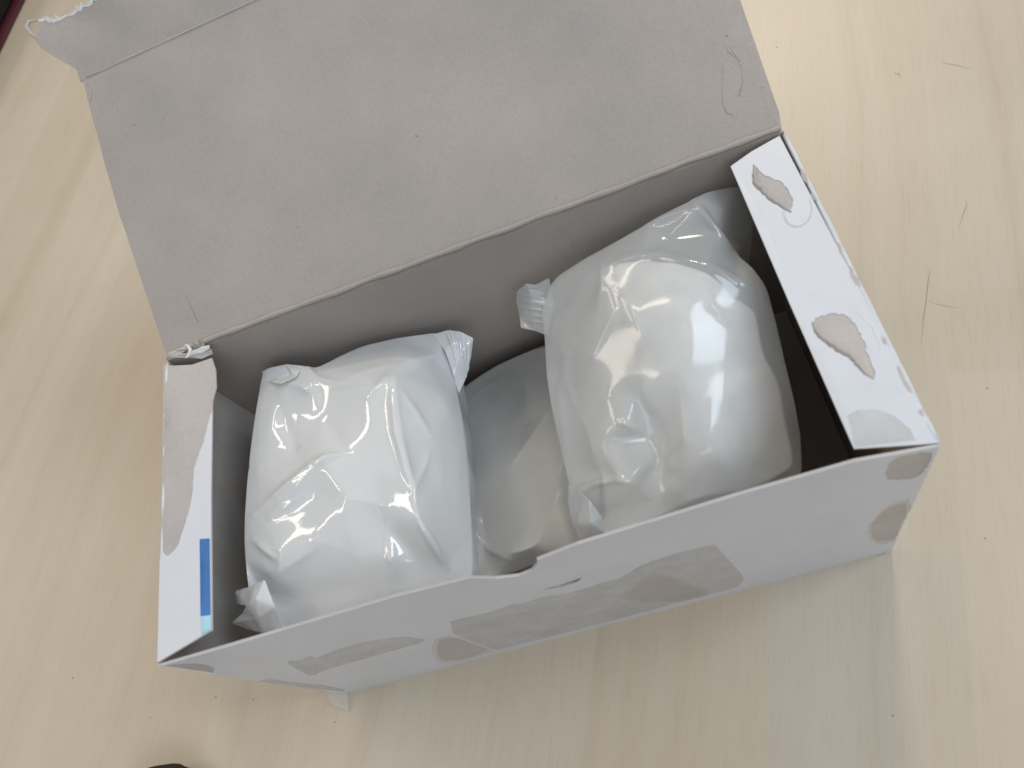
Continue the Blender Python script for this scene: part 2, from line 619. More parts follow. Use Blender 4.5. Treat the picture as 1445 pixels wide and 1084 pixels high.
# the remaining liner is the flap outline minus the torn region
ll_px = [(222.5, 935), (226, 790), (228, 778), (238, 785), (252, 772), (265, 732), (272.5, 700), (274.5, 662), (287.5, 622), (296, 586), (298.5, 580),
         (299.5, 700), (300, 889)]
ll = PL_TOP.poly(ll_px)
ll = rough(ll[:1], 1, 0, 1, False) + [ll[1]] + rough(ll[2:11], 0.0013, 0.0002, 8, False) + ll[11:]
sub_liner('printed_liner', PL_TOP, ll, [], lflap, 0.00003, LT, lwarp)
bl = PL_TOP.poly([(284.5, 762), (298.8, 761), (299.3, 868), (285, 870)])
sheet('printed_stripe', PL_TOP, bl, M_BLUE, lflap, LT + .00015, LT + .0002, warp=lwarp, grid=0.004)
bl = PL_TOP.poly([(285, 870.5), (299.3, 868.5), (299.6, 888), (286, 896)])
sheet('printed_stripe', PL_TOP, bl, M_TEAL, lflap, LT + .00015, LT + .0002, warp=lwarp, grid=0.004)

# dust flap on the right side with two torn-out spots
rf_px = [(1031, 234), (1060, 214), (1100, 192), (1326, 625), (1300, 628), (1205, 635), (1115, 430)]
rf = PL_TOP.poly(rf_px)
r_h1 = [(1065, 232), (1074, 244), (1093, 253), (1107, 260), (1114, 273), (1121, 284), (1117, 299), (1105, 291), (1090, 282), (1076, 270), (1064, 256)]
r_h2 = [(1149, 455), (1163, 444), (1182, 441), (1201, 451), (1215, 474), (1224, 498), (1234, 521), (1233, 535), (1217, 524), (1201, 505),
        (1182, 495), (1163, 481), (1152, 470)]


def rwarp(a, b):
    return 0.0007 * math.sin(b * 40 + 1) * ((Wd - a) / 0.02)


rh = [tear(PL_TOP.poly(r_h1), 21, 1.0), tear(PL_TOP.poly(r_h2), 22, 1.0)]
rflap = sheet('dust_flap', PL_TOP, rf, M_TORN, carton, -BT, 0.0, warp=rwarp, grid=0.005)
sub_liner('printed_liner', PL_TOP, rf, rh, rflap, 0.00003, LT, rwarp, 0.005)


def lip(pl, px, rise, width, parent, seed, warp=None, inward=1):
    """torn paper lip that curls up along one edge of a torn spot"""
    rnd = random.Random(seed)
    pts = rough(pl.poly(px), 0.0008, 0.0002, seed, False)
    V, Fc = [], []
    n = len(pts)
    for i, p in enumerate(pts):
        a, b = Vector(pts[max(i - 1, 0)]), Vector(pts[min(i + 1, n - 1)])
        d = (b - a).normalized()
        nr = Vector((-d.y, d.x)) * inward
        t = i / (n - 1)
        k = math.sin(math.pi * t) ** 0.6
        base = Vector(p) - nr * 0.0007
        w = warp(*base) if warp else 0
        tip = base + nr * (width * k * rnd.uniform(.75, 1.15) + 0.0007)
        hts = rise * k * rnd.uniform(.75, 1.2)
        V += [pl.p3(*base, LT + 0.00004 + w), pl.p3(*((base + tip) / 2), LT + hts * .55 + 0.00008 + w), pl.p3(*tip, LT + hts + .0001 + w)]
    for i in range(n - 1):
        for k in range(2):
            Fc.append((i * 3 + k, i * 3 + k + 1, i * 3 + k + 4, i * 3 + k + 3))
    me = bpy.data.meshes.new('torn_lip')
    me.from_pydata(V, [], Fc)
    for p in me.polygons:
        p.use_smooth = True
    o = new_obj('torn_lip', me, M_TORN, parent)
    s = o.modifiers.new('thickness', 'SOLIDIFY')
    s.thickness = 0.00012
    return o


lip(PL_TOP, r_h2[7:] + r_h2[:1], 0.0012, 0.0009, rflap, 31, rwarp, -1)
lip(PL_TOP, r_h1[6:] + r_h1[:1], 0.0012, 0.0008, rflap, 32, rwarp, -1)

# rounded folds where the walls turn into the flaps
tube('fold_edge', [PL_TOP.p3(Wd - 0.0002, 0.001 + 0.118 * t / 24, -0.0006 + 0.0002 * math.sin(t * 2.1)) for t in range(25)], 0.0008, M_WHITE, carton, 10, jitter=.12, seed=2)
tube('fold_edge', [PL_TOP.p3(0.0004, 0.001 + 0.117 * t / 24, -0.0007 + 0.0002 * math.sin(t * 1.7)) for t in range(25)], 0.0008, M_WHITE, carton, 10, jitter=.12, seed=3)
tube('fold_edge', [PL_RIGHT.p3(0.0003, 0.004 + 0.12 * t / 24, -0.0004) for t in range(25)], 0.0006, M_EDGE, carton, 8, jitter=.2, seed=4)
tube('fold_edge', [PL_LEFT.p3(Dp - 0.0003, 0.004 + 0.12 * t / 24, -0.0004) for t in range(25)], 0.0006, M_EDGE, carton, 8, jitter=.2, seed=5)


# chips knocked out of the right-hand fold
def chip(px, py, ln, seed):
    rnd = random.Random(seed)
    p = PL_TOP.px(px, py)
    b = p[1]
    V, Fc = [], []
    k = 6
    for i in range(k + 1):
        t = i / k
        y = b + (t - .5) * ln
        w = 0.0007 * math.sin(math.pi * t) ** .5 + 0.0001
        for q, (dx, dz) in enumerate(((-1.3, 0.45), (-0.2, 0.55), (0.75, -0.1), (0.95, -1.5))):
            V.append(Vector((Wd - 0.0003 + dx * w + rnd.uniform(-1, 1) * .00015, y, Ht - 0.0001 + dz * w + rnd.uniform(-1, 1) * .00015)))
    for i in range(k):
        for q in range(3):
            Fc.append((i * 4 + q, i * 4 + q + 1, i * 4 + q + 5, i * 4 + q + 4))
    me = bpy.data.meshes.new('torn_chip')
    me.from_pydata(V, [], Fc)
    o = new_obj('torn_chip', me, M_TORN, carton)
    s = o.modifiers.new('thickness', 'SOLIDIFY')
    s.thickness = 0.0003


for i, (a, b, l) in enumerate([(1137, 250, .008), (1150, 277, .005), (1188, 352, .006), (1205, 388, .011), (1252, 480, .006), (1282, 538, .014), (1304, 583, .004)]):
    chip(a, b, l, 60 + i)

# lid: inner side of grey board, folded back behind the box, with a torn tuck flap
LIDL = 0.1206


def lidwarp(a, b):
    t = b / LIDL
    return 0.0016 * math.sin(math.pi * t) * (0.5 + a / Wd * .5) + 0.0007 * min(1, t * 3, (1 - t) * 3) * math.sin(a * 31 + b * 12) - 0.0005 * math.exp(-((a - .013) / .0012) ** 2)


lid_l = rough([(0.0, LIDL), (-0.0006, LIDL * .55), (0.0006, 0.0045)], 0.006, 0.00012, 40, False)
lid_out = [(0.0012, -0.0004), (Wd * .3, -0.0004), (Wd * .7, -0.0004), (Wd - 0.0006, -0.0004), (Wd + .0004, 0.006), (Wd, LIDL)] + lid_l
lid = sheet('lid', PL_LID, lid_out, M_GREY, carton, -BT, 0.0, warp=lidwarp, grid=0.006, smooth=True)
TK = TH + rad(5)
o_t = PL_LID.p3(0, LIDL - 0.0003, 0.0001)
PL_TUCK = Plane(o_t, (1, 0, 0), (0, math.cos(TK), math.sin(TK)), (0, -math.sin(TK), math.cos(TK)))
tk_px = [(120, 103), (108, 98), (80, 82), (62, 70), (55, 60), (58, 30), (75, 28), (85, 24), (98, 21), (110, 13), (124, 7), (150, -8), (240, -45)]
tk = PL_TUCK.poly(tk_px)
tk_edge = rough(tk[5:], 0.0011, 0.0006, 44, False)
tk_out = [(-0.0012, -0.0003)] + tk[1:5] + tk_edge + [(0.12, tk[-1][1]), (Wd - 0.006, tk[-1][1]), (Wd, 0.006), (Wd - 0.001, -0.0003), (0.1, -0.0003)]


def tkwarp(a, b):
    return 0.0006 * math.sin(a * 50) * (b / .02) + (0.004 * max(0, -a - 0.004) / 0.02) + 0.0005 * math.sin(a * 170 + b * 140) * (b / .02)


tuck = sheet('tuck_flap', PL_TUCK, tk_out, M_GREY, lid, -BT, 0.0, warp=tkwarp, grid=0.003, smooth=True)
# ragged white paper fringe on the torn edge of the tuck flap
V, Fc = [], []
rnd = random.Random(8)
for i, p in enumerate(tk_edge):
    w = tkwarp(*p)
    r_ = rnd.choice((0.0002, 0.0006, 0.001, 0.0024)) * rnd.uniform(.7, 1.3)
    V += [PL_TUCK.p3(p[0], p[1] - 0.0006, 0.00006 + w), PL_TUCK.p3(p[0] + rnd.uniform(-.0005, .0005), p[1] + r_ * .6, 0.0003 + r_ * .4 + w)]
for i in range(len(tk_edge) - 1):
    Fc.append((2 * i, 2 * i + 1, 2 * i + 3, 2 * i + 2))
me = bpy.data.meshes.new('torn_fringe')
me.from_pydata(V, [], Fc)
fr = new_obj('torn_fringe', me, M_EDGE, tuck)
fr.modifiers.new('thickness', 'SOLIDIFY').thickness = 0.00006
# curled corner of the tuck flap
cc = [PL_TUCK.px(*p) for p in [(58, 60), (48, 50), (42, 40), (45, 32), (55, 29)]]
tube('curled_corner', [PL_TUCK.p3(a, b, 0.0006 + 0.0012 * math.sin(i * .8)) for i, (a, b) in enumerate(cc)], [.0003, .0007, .0008, .0007, .0003], M_TORN, tuck, 8)

# score line of the tuck flap and hinge of the lid, pressed board ridges
tube('score_ridge', [PL_TUCK.p3(0.002 + (Wd - 0.004) * t / 30, 0.0003, 0.0) for t in range(31)], 0.0003, M_TORN, tuck, 6, jitter=.3, seed=9)
tube('hinge_ridge', [PL_LID.p3(0.017 + (Wd - 0.018) * t / 80, 0.0010 + 0.0005 * noise.noise(Vector((t * .21, 3, 1))), 0.0009 + 0.0005 * noise.noise(Vector((t * .17, 9, 4)))) for t in range(81)],
     [0.0011 + 0.0004 * noise.noise(Vector((t * .3, 7, 7))) for t in range(81)], M_GREY, carton, 8, jitter=.05, seed=10)


def mark(name, pl, px, r, h, mat, parent):
    tube(name, [pl.p3(*pl.px(*p), h) for p in px], [r * .4] + [r] * (len(px) - 2) + [r * .4], mat, parent, 6)


def lidmark(px, r):
    P = [PL_LID.px(*p) for p in px]
    tube('glue_mark', [PL_LID.p3(a, b, lidwarp(a, b) - r * 0.7) for a, b in P], [r * 1.2] + [r * 1.8] * (len(P) - 2) + [r * 1.2], M_GREY, lid, 6)


lidmark([(1021, 62), (1028, 76), (1040, 84), (1046, 98), (1048, 118), (1042, 138)], 0.00018)
lidmark([(1022, 72), (1020, 100), (1019, 130), (1021, 150), (1026, 160), (1034, 163)], 0.00021)
lidmark([(1030, 70), (1038, 80), (1044, 90)], 0.00027)
lidmark([(255, 395), (268, 425), (280, 455)], 0.00015)
lidmark([(212, 275), (216, 305), (219, 325)], 0.00015)
lidmark([(128, 112), (131, 128), (129, 145)], 0.00018)
lidmark([(122, 108), (125, 125)], 0.00018)
mark('glue_mark', PL_TOP, [(234, 788), (234, 806), (240, 819), (250, 820), (259, 812), (263, 796)], 0.0001, LT + .00004, M_WHITE, lflap)
mark('glue_mark', PL_TOP, [(1106, 296), (1107, 304), (1110, 312), (1115, 317), (1122, 320), (1130, 319), (1138, 314), (1143, 307), (1146, 298), (1145, 289), (1142, 280)], 0.0001, LT + .00004, M_WHITE, rflap)
mark('glue_mark', PL_TOP, [(1205, 440), (1230, 462), (1242, 490), (1240, 520)], 0.0001, LT + .00004, M_WHITE, rflap)


# crumpled board shreds at the left end of the hinge
def shred(pxs, z, w, seed, mat):
    rnd = random.Random(seed)
    P = [at(x, y, z + rnd.uniform(-.0006, .0006)) for x, y in pxs]
    V, Fc = [], []
    for i, p in enumerate(P):
        d = (P[min(i + 1, len(P) - 1)] - P[max(i - 1, 0)]).normalized()
        s = d.cross(Vector((0, 0, 1))).normalized()
        ww = w * (0.5 + math.sin(math.pi * (i + .5) / len(P))) * rnd.uniform(.6, 1.2)
        V += [p - s * ww * .5 + Vector((0, 0, rnd.uniform(-.0008, .0004))), p + Vector((0, 0, rnd.uniform(0.0002, .0012))), p + s * ww * .5 + Vector((0, 0, rnd.uniform(-.0008, .0004)))]
    for i in range(len(P) - 1):
        for k in range(2):
            Fc.append((i * 3 + k, i * 3 + k + 1, i * 3 + k + 4, i * 3 + k + 3))
    me = bpy.data.meshes.new('torn_shred')
    me.from_pydata(V, [], Fc)
    o = new_obj('torn_shred', me, mat, carton)
    o.modifiers.new('thickness', 'SOLIDIFY').thickness = 0.0004


shred([(236, 505), (250, 502), (266, 501), (284, 500), (299, 496)], Ht + .0004, 0.0022, 1, M_TORN)
shred([(238, 500), (252, 496), (262, 492), (275, 486), (288, 486)], Ht + .0008, 0.0022, 2, M_TORN)
shred([(262, 504), (272, 497), (284, 493), (296, 490)], Ht + .0014, 0.0018, 3, M_EDGE)
shred([(250, 494), (262, 489), (272, 485)], Ht + .0022, 0.0014, 4, M_TORN)
shred([(264, 488), (269, 494), (264, 504)], Ht + .0016, 0.0012, 5, M_EDGE)

# clear tape left on the front panel and the torn end hanging off the corner
tape_px = [(634, 876), (648, 872), (690, 862), (722, 850), (740, 848), (762, 840), (800, 834), (830, 826), (846, 820), (872, 814), (905, 796), (918, 790), (935, 785), (950, 780), (968, 776), (1008, 767),
           (1020, 780), (1046, 809), (1050, 816), (1040, 828), (900, 865), (760, 902), (700, 917), (668, 905), (640, 893)]
tp = rough(PL_FRONT.poly(tape_px), 0.0012, 0.0003, 50)
sheet('tape_strip', PL_FRONT, tp, M_TAPE, front, LT + .00006, LT + .00014, warp=fwarp, grid=0.006)
tape2 = [(400, 931), (425, 930), (436, 923), (447, 927), (470, 916), (520, 903), (572, 896), (606, 903), (560, 915), (500, 932), (455, 945), (440, 953), (428, 948)]
tp = rough(chaikin(PL_FRONT.poly(tape2), 1), 0.001, 0.0003, 51)
sheet('tape_strip', PL_FRONT, tp, M_TAPE, front, LT + .00006, LT + .00014, warp=fwarp, grid=0.006)
tape3 = [(361, 961), (380, 957), (406, 961), (458, 966), (484, 972), (488, 975), (440, 972), (400, 966)]
sheet('tape_strip', PL_FRONT, PL_FRONT.poly(tape3), M_TAPE, front, LT + .00006, LT + .00016, warp=fwarp, grid=0.006)
V = [at(*p) for p in [(380, 965, 0.018), (461, 978, .009), (467, 993, .004), (491, 1004, .0012), (491, 975, .004), (440, 966, .010)]]
me = bpy.data.meshes.new('tape_tail')
me.from_pydata(V, [], [(0, 1, 5), (5, 1, 4), (1, 2, 4), (2, 3, 4)])
tt = new_obj('tape_tail', me, M_TAPE, front)
tt.modifiers.new('thickness', 'SOLIDIFY').thickness = 0.0001
tape4 = [(1196, 588), (1210, 580), (1238, 579), (1262, 588), (1284, 606), (1292, 622), (1206, 632)]
sheet('tape_strip', PL_TOP, PL_TOP.poly(tape4), M_TAPE, rflap, LT + .00006, LT + .00014, warp=rwarp, grid=0.006)


# ------------------------------------------------------------------ crumpled plastic bags
def subdiv(V, T, cre):
    mid = {}
    V = list(V)

    def m(a, b):
        k = (a, b) if a < b else (b, a)
        if k not in mid:
            mid[k] = len(V)
            V.append((V[a] + V[b]) * .5)
        return mid[k]
    T2 = []
    for a, b, c in T:
        x, y, z = m(a, b), m(b, c), m(c, a)
        T2 += [(a, x, z), (x, b, y), (z, y, c), (x, y, z)]
    c2 = set()
    for a, b in cre:
        k = (a, b) if a < b else (b, a)
        q = mid[k]
        c2.add((a, q))
        c2.add((q, b))
    return V, T2, c2


def smooth_pts(V, T, cre, it, lam, keep):
    A = np.array(V)
    E = set()
    for a, b, c in T:
        for p, q in ((a, b), (b, c), (c, a)):
            E.add((p, q) if p < q else (q, p))
    E = np.array(sorted(E))
    n = len(A)
    cv = np.zeros(n, bool)
    ce = np.array(sorted({tuple(sorted(e)) for e in cre})) if cre else np.zeros((0, 2), int)
    if len(ce):
        cv[ce.ravel()] = True
    for _ in range(it):
        s = np.zeros_like(A)
        k = np.zeros(n)
        np.add.at(s, E[:, 0], A[E[:, 1]])
        np.add.at(s, E[:, 1], A[E[:, 0]])
        np.add.at(k, E[:, 0], 1)
        np.add.at(k, E[:, 1], 1)
        L = s / k[:, None] - A
        if len(ce):
            s2 = np.zeros_like(A)
            k2 = np.zeros(n)
            np.add.at(s2, ce[:, 0], A[ce[:, 1]])
            np.add.at(s2, ce[:, 1], A[ce[:, 0]])
            np.add.at(k2, ce[:, 0], 1)
            np.add.at(k2, ce[:, 1], 1)
            L2 = np.where((k2 > 1)[:, None], s2 / np.maximum(k2, 1)[:, None] - A, 0)
            L = np.where(cv[:, None], L2 * (1 - keep) + L * keep * .15, L)
        A = A + lam * L
    return [A[i] for i in range(n)]


def surf(name, pts, outline, creases, mat, parent, levels=5, skirt=None, wr=0.0004, wscale=45, seed=0, dz=0.0, sm=(0, 1, 2, 3, 3), thick=0.0, ylim=(0.0035, 0.1185), ridges=()):
    """crumpled film laid over control points (pixel, pixel, height); each becomes a point in space"""
    ids = list(pts.keys())
    ix = {k: i for i, k in enumerate(ids)}
    v2 = [Vector((pts[k][0], pts[k][1])) for k in ids]
    P3 = [np.array(at(pts[k][0], pts[k][1], pts[k][2] + dz)) for k in ids]
    ol = [ix[k] for k in outline]
    E = [(ol[i], ol[(i + 1) % len(ol)]) for i in range(len(ol))]
    ce = []
    for ch in creases:
        ce += [(ix[ch[i]], ix[ch[i + 1]]) for i in range(len(ch) - 1)]
    vo, eo, fo, ovo, oeo, ofo = delaunay_2d_cdt(v2, E + ce, [], 0, 1e-5)
    # vertices added by crossing constraints are not expected
    P = []
    for i in range(len(vo)):
        src = ovo[i]
        P.append(P3[src[0]] if src else np.array(at(vo[i].x, vo[i].y, 0.1)))
    back = {}
    for i, s_ in enumerate(ovo):
        for q in s_:
            back[q] = i
    poly = [tuple(v2[i]) for i in ol]
    T = []
    for f in fo:
        c = (vo[f[0]] + vo[f[1]] + vo[f[2]]) / 3
        if inside(c, poly):
            a, b, c_ = f
            if (vo[b] - vo[a]).cross(vo[c_] - vo[a]) > 0:   # image y points down
                T.append((a, c_, b))
            else:
                T.append((a, b, c_))
    ed = set()
    for t in T:
        for i in range(3):
            ed.add(tuple(sorted((t[i], t[(i + 1) % 3]))))
    cre = {tuple(sorted((back[a], back[b]))) for a, b in E + ce}
    cre = {e for e in cre if e in ed}
    bnd = {tuple(sorted((back[a], back[b]))) for a, b in E}
    V = P
    for l in range(levels):
        V, T, cre = subdiv(V, T, cre)
        V = smooth_pts(V, T, cre, sm[min(l, len(sm) - 1)], .55, 0.6 if l >= 2 else 0.15)
    A = np.array(V)
    # crumple along the surface normal
    T_ = np.array(T)
    fn = np.cross(A[T_[:, 1]] - A[T_[:, 0]], A[T_[:, 2]] - A[T_[:, 0]])
    vn = np.zeros_like(A)
    for k in range(3):
        np.add.at(vn, T_[:, k], fn)
    vn /= np.maximum(np.linalg.norm(vn, axis=1), 1e-12)[:, None]
    rnd = random.Random(seed)
    off = Vector((rnd.uniform(0, 50), rnd.uniform(0, 50), rnd.uniform(0, 50)))
    if wr > 0:
        for i in range(len(A)):
            p = Vector(A[i])
            q = p * wscale + off
            w = 1 - abs(noise.noise(q)) * 2.2
            q2 = Vector((p.x * 1.0 + p.y * .6, (p.y - p.x * .5) * .3, p.z)) * wscale * 2.3 + off
            w2 = 1 - abs(noise.noise(q2)) * 2.2
            msk = max(0, noise.noise(p * 22 + off) + .25)
            A[i] += vn[i] * wr * (w * .8 + w2 * .55 * msk)
    # taut ridges and pinched folds that run across the film
    if ridges:
        C_ = np.array(CAM)
        Q = A - C_
        zz = Q @ np.array(RZ)
        pp = np.stack([722.5 + F_PX * (Q @ np.array(RX)) / zz, 542 + F_PX * (Q @ np.array(RY)) / zz], 1)
        for pl_, amp, wid in ridges:
            best = np.full(len(A), 1e9)
            par = np.zeros(len(A))
            ln = [0.0]
            for i in range(len(pl_) - 1):
                ln.append(ln[-1] + math.dist(pl_[i], pl_[i + 1]))
            for i in range(len(pl_) - 1):
                a_, b_ = np.array(pl_[i], float), np.array(pl_[i + 1], float)
                d_ = b_ - a_
                t_ = np.clip(((pp - a_) @ d_) / (d_ @ d_), 0, 1)
                ds = np.linalg.norm(pp - a_ - t_[:, None] * d_, axis=1)
                upd = ds < best
                best = np.where(upd, ds, best)
                par = np.where(upd, (ln[i] + t_ * (ln[i + 1] - ln[i])) / ln[-1], par)
            env = np.sin(np.pi * np.clip(par, 0.06, 0.94)) ** .6
            A += vn * (amp * env / (1 + (best / wid) ** 2) ** 1.5)[:, None]
    A[:, 1] = np.clip(A[:, 1], ylim[0], ylim[1])
    V = [Vector(a) for a in A]
    F_ = [tuple(t) for t in T]
    if skirt is not None:
        cnt = {}
        for t in T:
            for i in range(3):
                cnt[(t[i], t[(i + 1) % 3])] = 1
        be = [e for e in cnt if (e[1], e[0]) not in cnt]
        nx = {a: b for a, b in be}
        loop = [be[0][0]]
        while nx[loop[-1]] != loop[0] and len(loop) < 9999:
            loop.append(nx[loop[-1]])
        cen = sum((V[i] for i in loop), Vector()) / len(loop)
        prev = loop
        for (fz, ins) in ((0.05, 0.015), (0.16, 0.06), (0.4, 0.16), (0.7, 0.27), (0.93, 0.35), (1.0, 0.42)):
            ring = []
            for i in loop:
                p = V[i]
                z = p.z + (skirt - p.z) * fz
                x = p.x + (cen.x - p.x) * ins
                y = p.y + (cen.y - p.y) * ins
                w = 0.0015 * noise.noise(Vector((x, y, z)) * 60 + off)
                ring.append(len(V))
                V.append(Vector((x + w, min(max(y + w, ylim[0]), ylim[1]), z)))
            n = len(loop)
            for i in range(n):
                j = (i + 1) % n
                F_.append((prev[j], prev[i], ring[i], ring[j]))
            prev = ring
        V.append(Vector((cen.x, cen.y, skirt)))
        ci = len(V) - 1
        for i in range(len(prev)):
            F_.append((prev[(i + 1) % len(prev)], prev[i], ci))
    me = bpy.data.meshes.new(name)
    me.from_pydata(V, [], F_)
    me.update()
    for p in me.polygons:
        p.use_smooth = True
    o = new_obj(name, me, mat, parent)
    if thick:
        o.modifiers.new('thickness', 'SOLIDIFY').thickness = thick
    return o


def outl(s):
    return s.split()


# ---- bag on the left
bagL = thing('plastic_bag', 'glossy milky plastic bag at the left end of the carton, its right side brightest', 'bag', (0.066, 0.06, 0.0015), 'plastic bags packed in the carton')
L = dict(a=(371, 521, .108), b=(398, 515, .110), c=(432, 516, .111), d=(446, 520, .108), e=(505, 490, .100), f=(565, 476, .096), g=(612, 470, .092),
         h=(632, 474, .090), i=(641, 510, .088), j=(644, 545, .085), k=(651, 580, .084), l=(658, 640, .083), m=(663, 700, .083), n=(666, 760, .086),
         o=(668, 818, .091), p=(620, 838, .098), q=(545, 858, .102), r=(470, 881, .103), s=(410, 899, .100), t=(372, 884, .104), u=(352, 845, .107),
         v=(346, 790, .110), w=(345, 740, .111), x=(350, 660, .111), y=(360, 580, .110))
L.update({'1': (400, 545, .1135), '2': (438, 542, .1150), '3': (452, 535, .1140), '3b': (486, 540, .115), '3c': (502, 526, .114), '4': (522, 550, .117), '5': (556, 540, .1165), '6': (566, 511, .110),
          '7': (614, 500, .097), '8': (567, 620, .1165), '9': (583, 690, .1160), '10': (612, 600, .1030), '11': (624, 690, .1010), '12': (590, 735, .1150),
          '13': (630, 800, .099), '14': (643, 760, .094), '15': (520, 600, .1165), '16': (525, 660, .1165), '17': (452, 652, .119), '18': (415, 690, .117),
          '19': (372, 738, .1125), '20': (485, 638, .117), '21': (410, 640, .1135), '22': (382, 600, .1130), '23': (418, 590, .1120), '24': (455, 590, .1130),
          '25': (445, 700, .1145), '26': (405, 725, .1135), '27': (370, 768, .1125), '28': (398, 778, .1155), '29': (442, 762, .115), '30': (490, 705, .117),
          '31': (502, 780, .111), '32': (538, 712, .114), '33': (392, 812, .1120), '34': (425, 845, .104), '35': (500, 825, .106), '36': (552, 790, .109),
          '37': (372, 835, .103), '38': (592, 790, .104), '39': (545, 745, .110)})
L_OUT = outl('a b c d e f g h i j k l m n o p q r s t u v w x y')
L_CR = [['5', '8', '9', '12', '13'], ['20', '17', '18', '19'], ['27', '28', '33', '37'], ['c', '3', '3b', '3c', '6', '7'], ['29', '31', '35'], ['30', '32', '39', '36'],
        ['9', '11'], ['2', '23', '21'], ['5', '6']]
surf('film', L, L_OUT, L_CR, M_FILM, bagL, skirt=0.006, seed=3, wr=0.0002, ridges=[
    ([(358, 726), (400, 690), (440, 657), (458, 648)], .0013, 6), ([(438, 657), (460, 645), (490, 640)], .0010, 5), ([(374, 740), (400, 718), (428, 700)], .0006, 6),
    ([(552, 535), (560, 610), (573, 660), (584, 692)], .0014, 7), ([(566, 552), (588, 585), (608, 615)], .0009, 6), ([(583, 692), (596, 665), (606, 640)], .0008, 6),
    ([(588, 730), (612, 770), (630, 802)], .0013, 6), ([(402, 540), (425, 545), (442, 556)], .0009, 7), ([(520, 560), (536, 545), (550, 528)], .0009, 8),
    ([(360, 764), (376, 776), (392, 790)], .0013, 7), ([(398, 806), (420, 790), (446, 772)], .0008, 7), ([(488, 700), (492, 745), (504, 785)], .0006, 12),
    ([(540, 715), (552, 770), (556, 830)], .0008, 10), ([(450, 590), (470, 610), (480, 635)], -.0008, 14), ([(390, 560), (400, 600), (420, 640)], -.0012, 14)])
Lc = {k: (v[0], v[1], v[2] - 0.006) for k, v in dict(
    a=(395, 560, .104), b=(450, 555, .106), c=(520, 545, .108), d=(580, 530, .104), e=(628, 560, .096), f=(645, 640, .093), g=(650, 740, .094),
    h=(640, 810, .096), i=(540, 840, .104), j=(440, 860, .104), k=(385, 840, .102), l=(362, 760, .104), m=(368, 650, .105),
    p=(480, 640, .116), q=(560, 640, .114), r=(480, 740, .116), s=(570, 740, .112), t=(420, 720, .112), u=(520, 590, .114)).items()}
surf('padding', Lc, outl('a b c d e f g h i j k l m'), [], M_PAD, bagL, levels=3, skirt=0.01, seed=5, wr=0.0006, wscale=30)
TB = dict(a=(610, 472, .093), b=(633, 466, .094), c=(650, 468, .093), d=(668, 477, .090), e=(664, 505, .086), f=(657, 535, .083), g=(647, 556, .082), h=(640, 530, .088),
          i=(628, 495, .094), j=(650, 500, .092), k=(643, 482, .095))
surf('seal_tab', TB, outl('a b c d e f g h i'), [['b', 'k', 'j', 'f'], ['c', 'j']], M_FILM, bagL, levels=5, sm=(0, 0, 1, 1), seed=7, wr=0.0002, wscale=120, thick=0.00012,
     ridges=[([(628 + q * 7, 464 + q * 3), (640 + q * 4, 492 + q * 4), (646 + q * 3, 520 + q * 3)], .0006, 1.6) for q in range(6)])
TB = dict(a=(369, 524, .105), b=(385, 518, .109), c=(405, 514, .111), d=(428, 517, .110), e=(418, 532, .115), f=(396, 542, .115), g=(374, 538, .109), h=(398, 526, .108))
surf('seal_tab', TB, outl('a b c d e f g'), [], M_FILM, bagL, levels=4, seed=6, wr=0.0002, wscale=120, thick=0.00012, sm=(0, 0, 1, 1))
TB = dict(a=(374, 818, .117), b=(350, 829, .112), c=(333, 834, .107), d=(335, 852, .106), e=(348, 855, .113), f=(342, 866, .108), g=(328, 879, .104), h=(350, 888, .105),
          i=(372, 893, .107), j=(404, 890, .110), k=(388, 856, .116), l=(362, 846, .117), m=(365, 872, .113))
surf('seal_tab', TB, outl('a b c d e f g h i j k'), [['a', 'l', 'e'], ['k', 'm', 'g']], M_FILM, bagL, levels=4, sm=(0, 0, 1, 1), seed=8, wr=0.0004, wscale=110, thick=0.00012)

# ---- bag on the right
bagR = thing('plastic_bag', 'large milky plastic bag next to the right dust flap, white padding showing through', 'bag', (0.185, 0.06, 0.0015), 'plastic bags packed in the carton')
Rp = dict(a=(768, 470, .1030), b=(763, 440, .1050), c=(778, 395, .1100), d=(820, 368, .1130), e=(862, 345, .1155), f=(915, 315, .1180), g=(972, 284, .1195),
          h=(1000, 270, .1170), i=(1045, 261, .1110), j=(1068, 300, .091), k=(1052, 338, .093), l=(1037, 357, .1120), m=(1062, 378, .1150), n=(1082, 405, .1130),
          o=(1095, 455, .1080), p=(1108, 510, .1030), q=(1122, 570, .0980), r=(1131, 620, .0930), s=(1133, 678, .0900), t=(1060, 702, .0940), u=(980, 728, .0980),
          v=(910, 750, .0980), w=(850, 768, .0960), x=(828, 760, .0960), y=(812, 735, .0980), z=(806, 700, .1000), A=(801, 675, .0980), B=(793, 640, .0960),
          C=(781, 590, .0980), D=(771, 530, .1010))
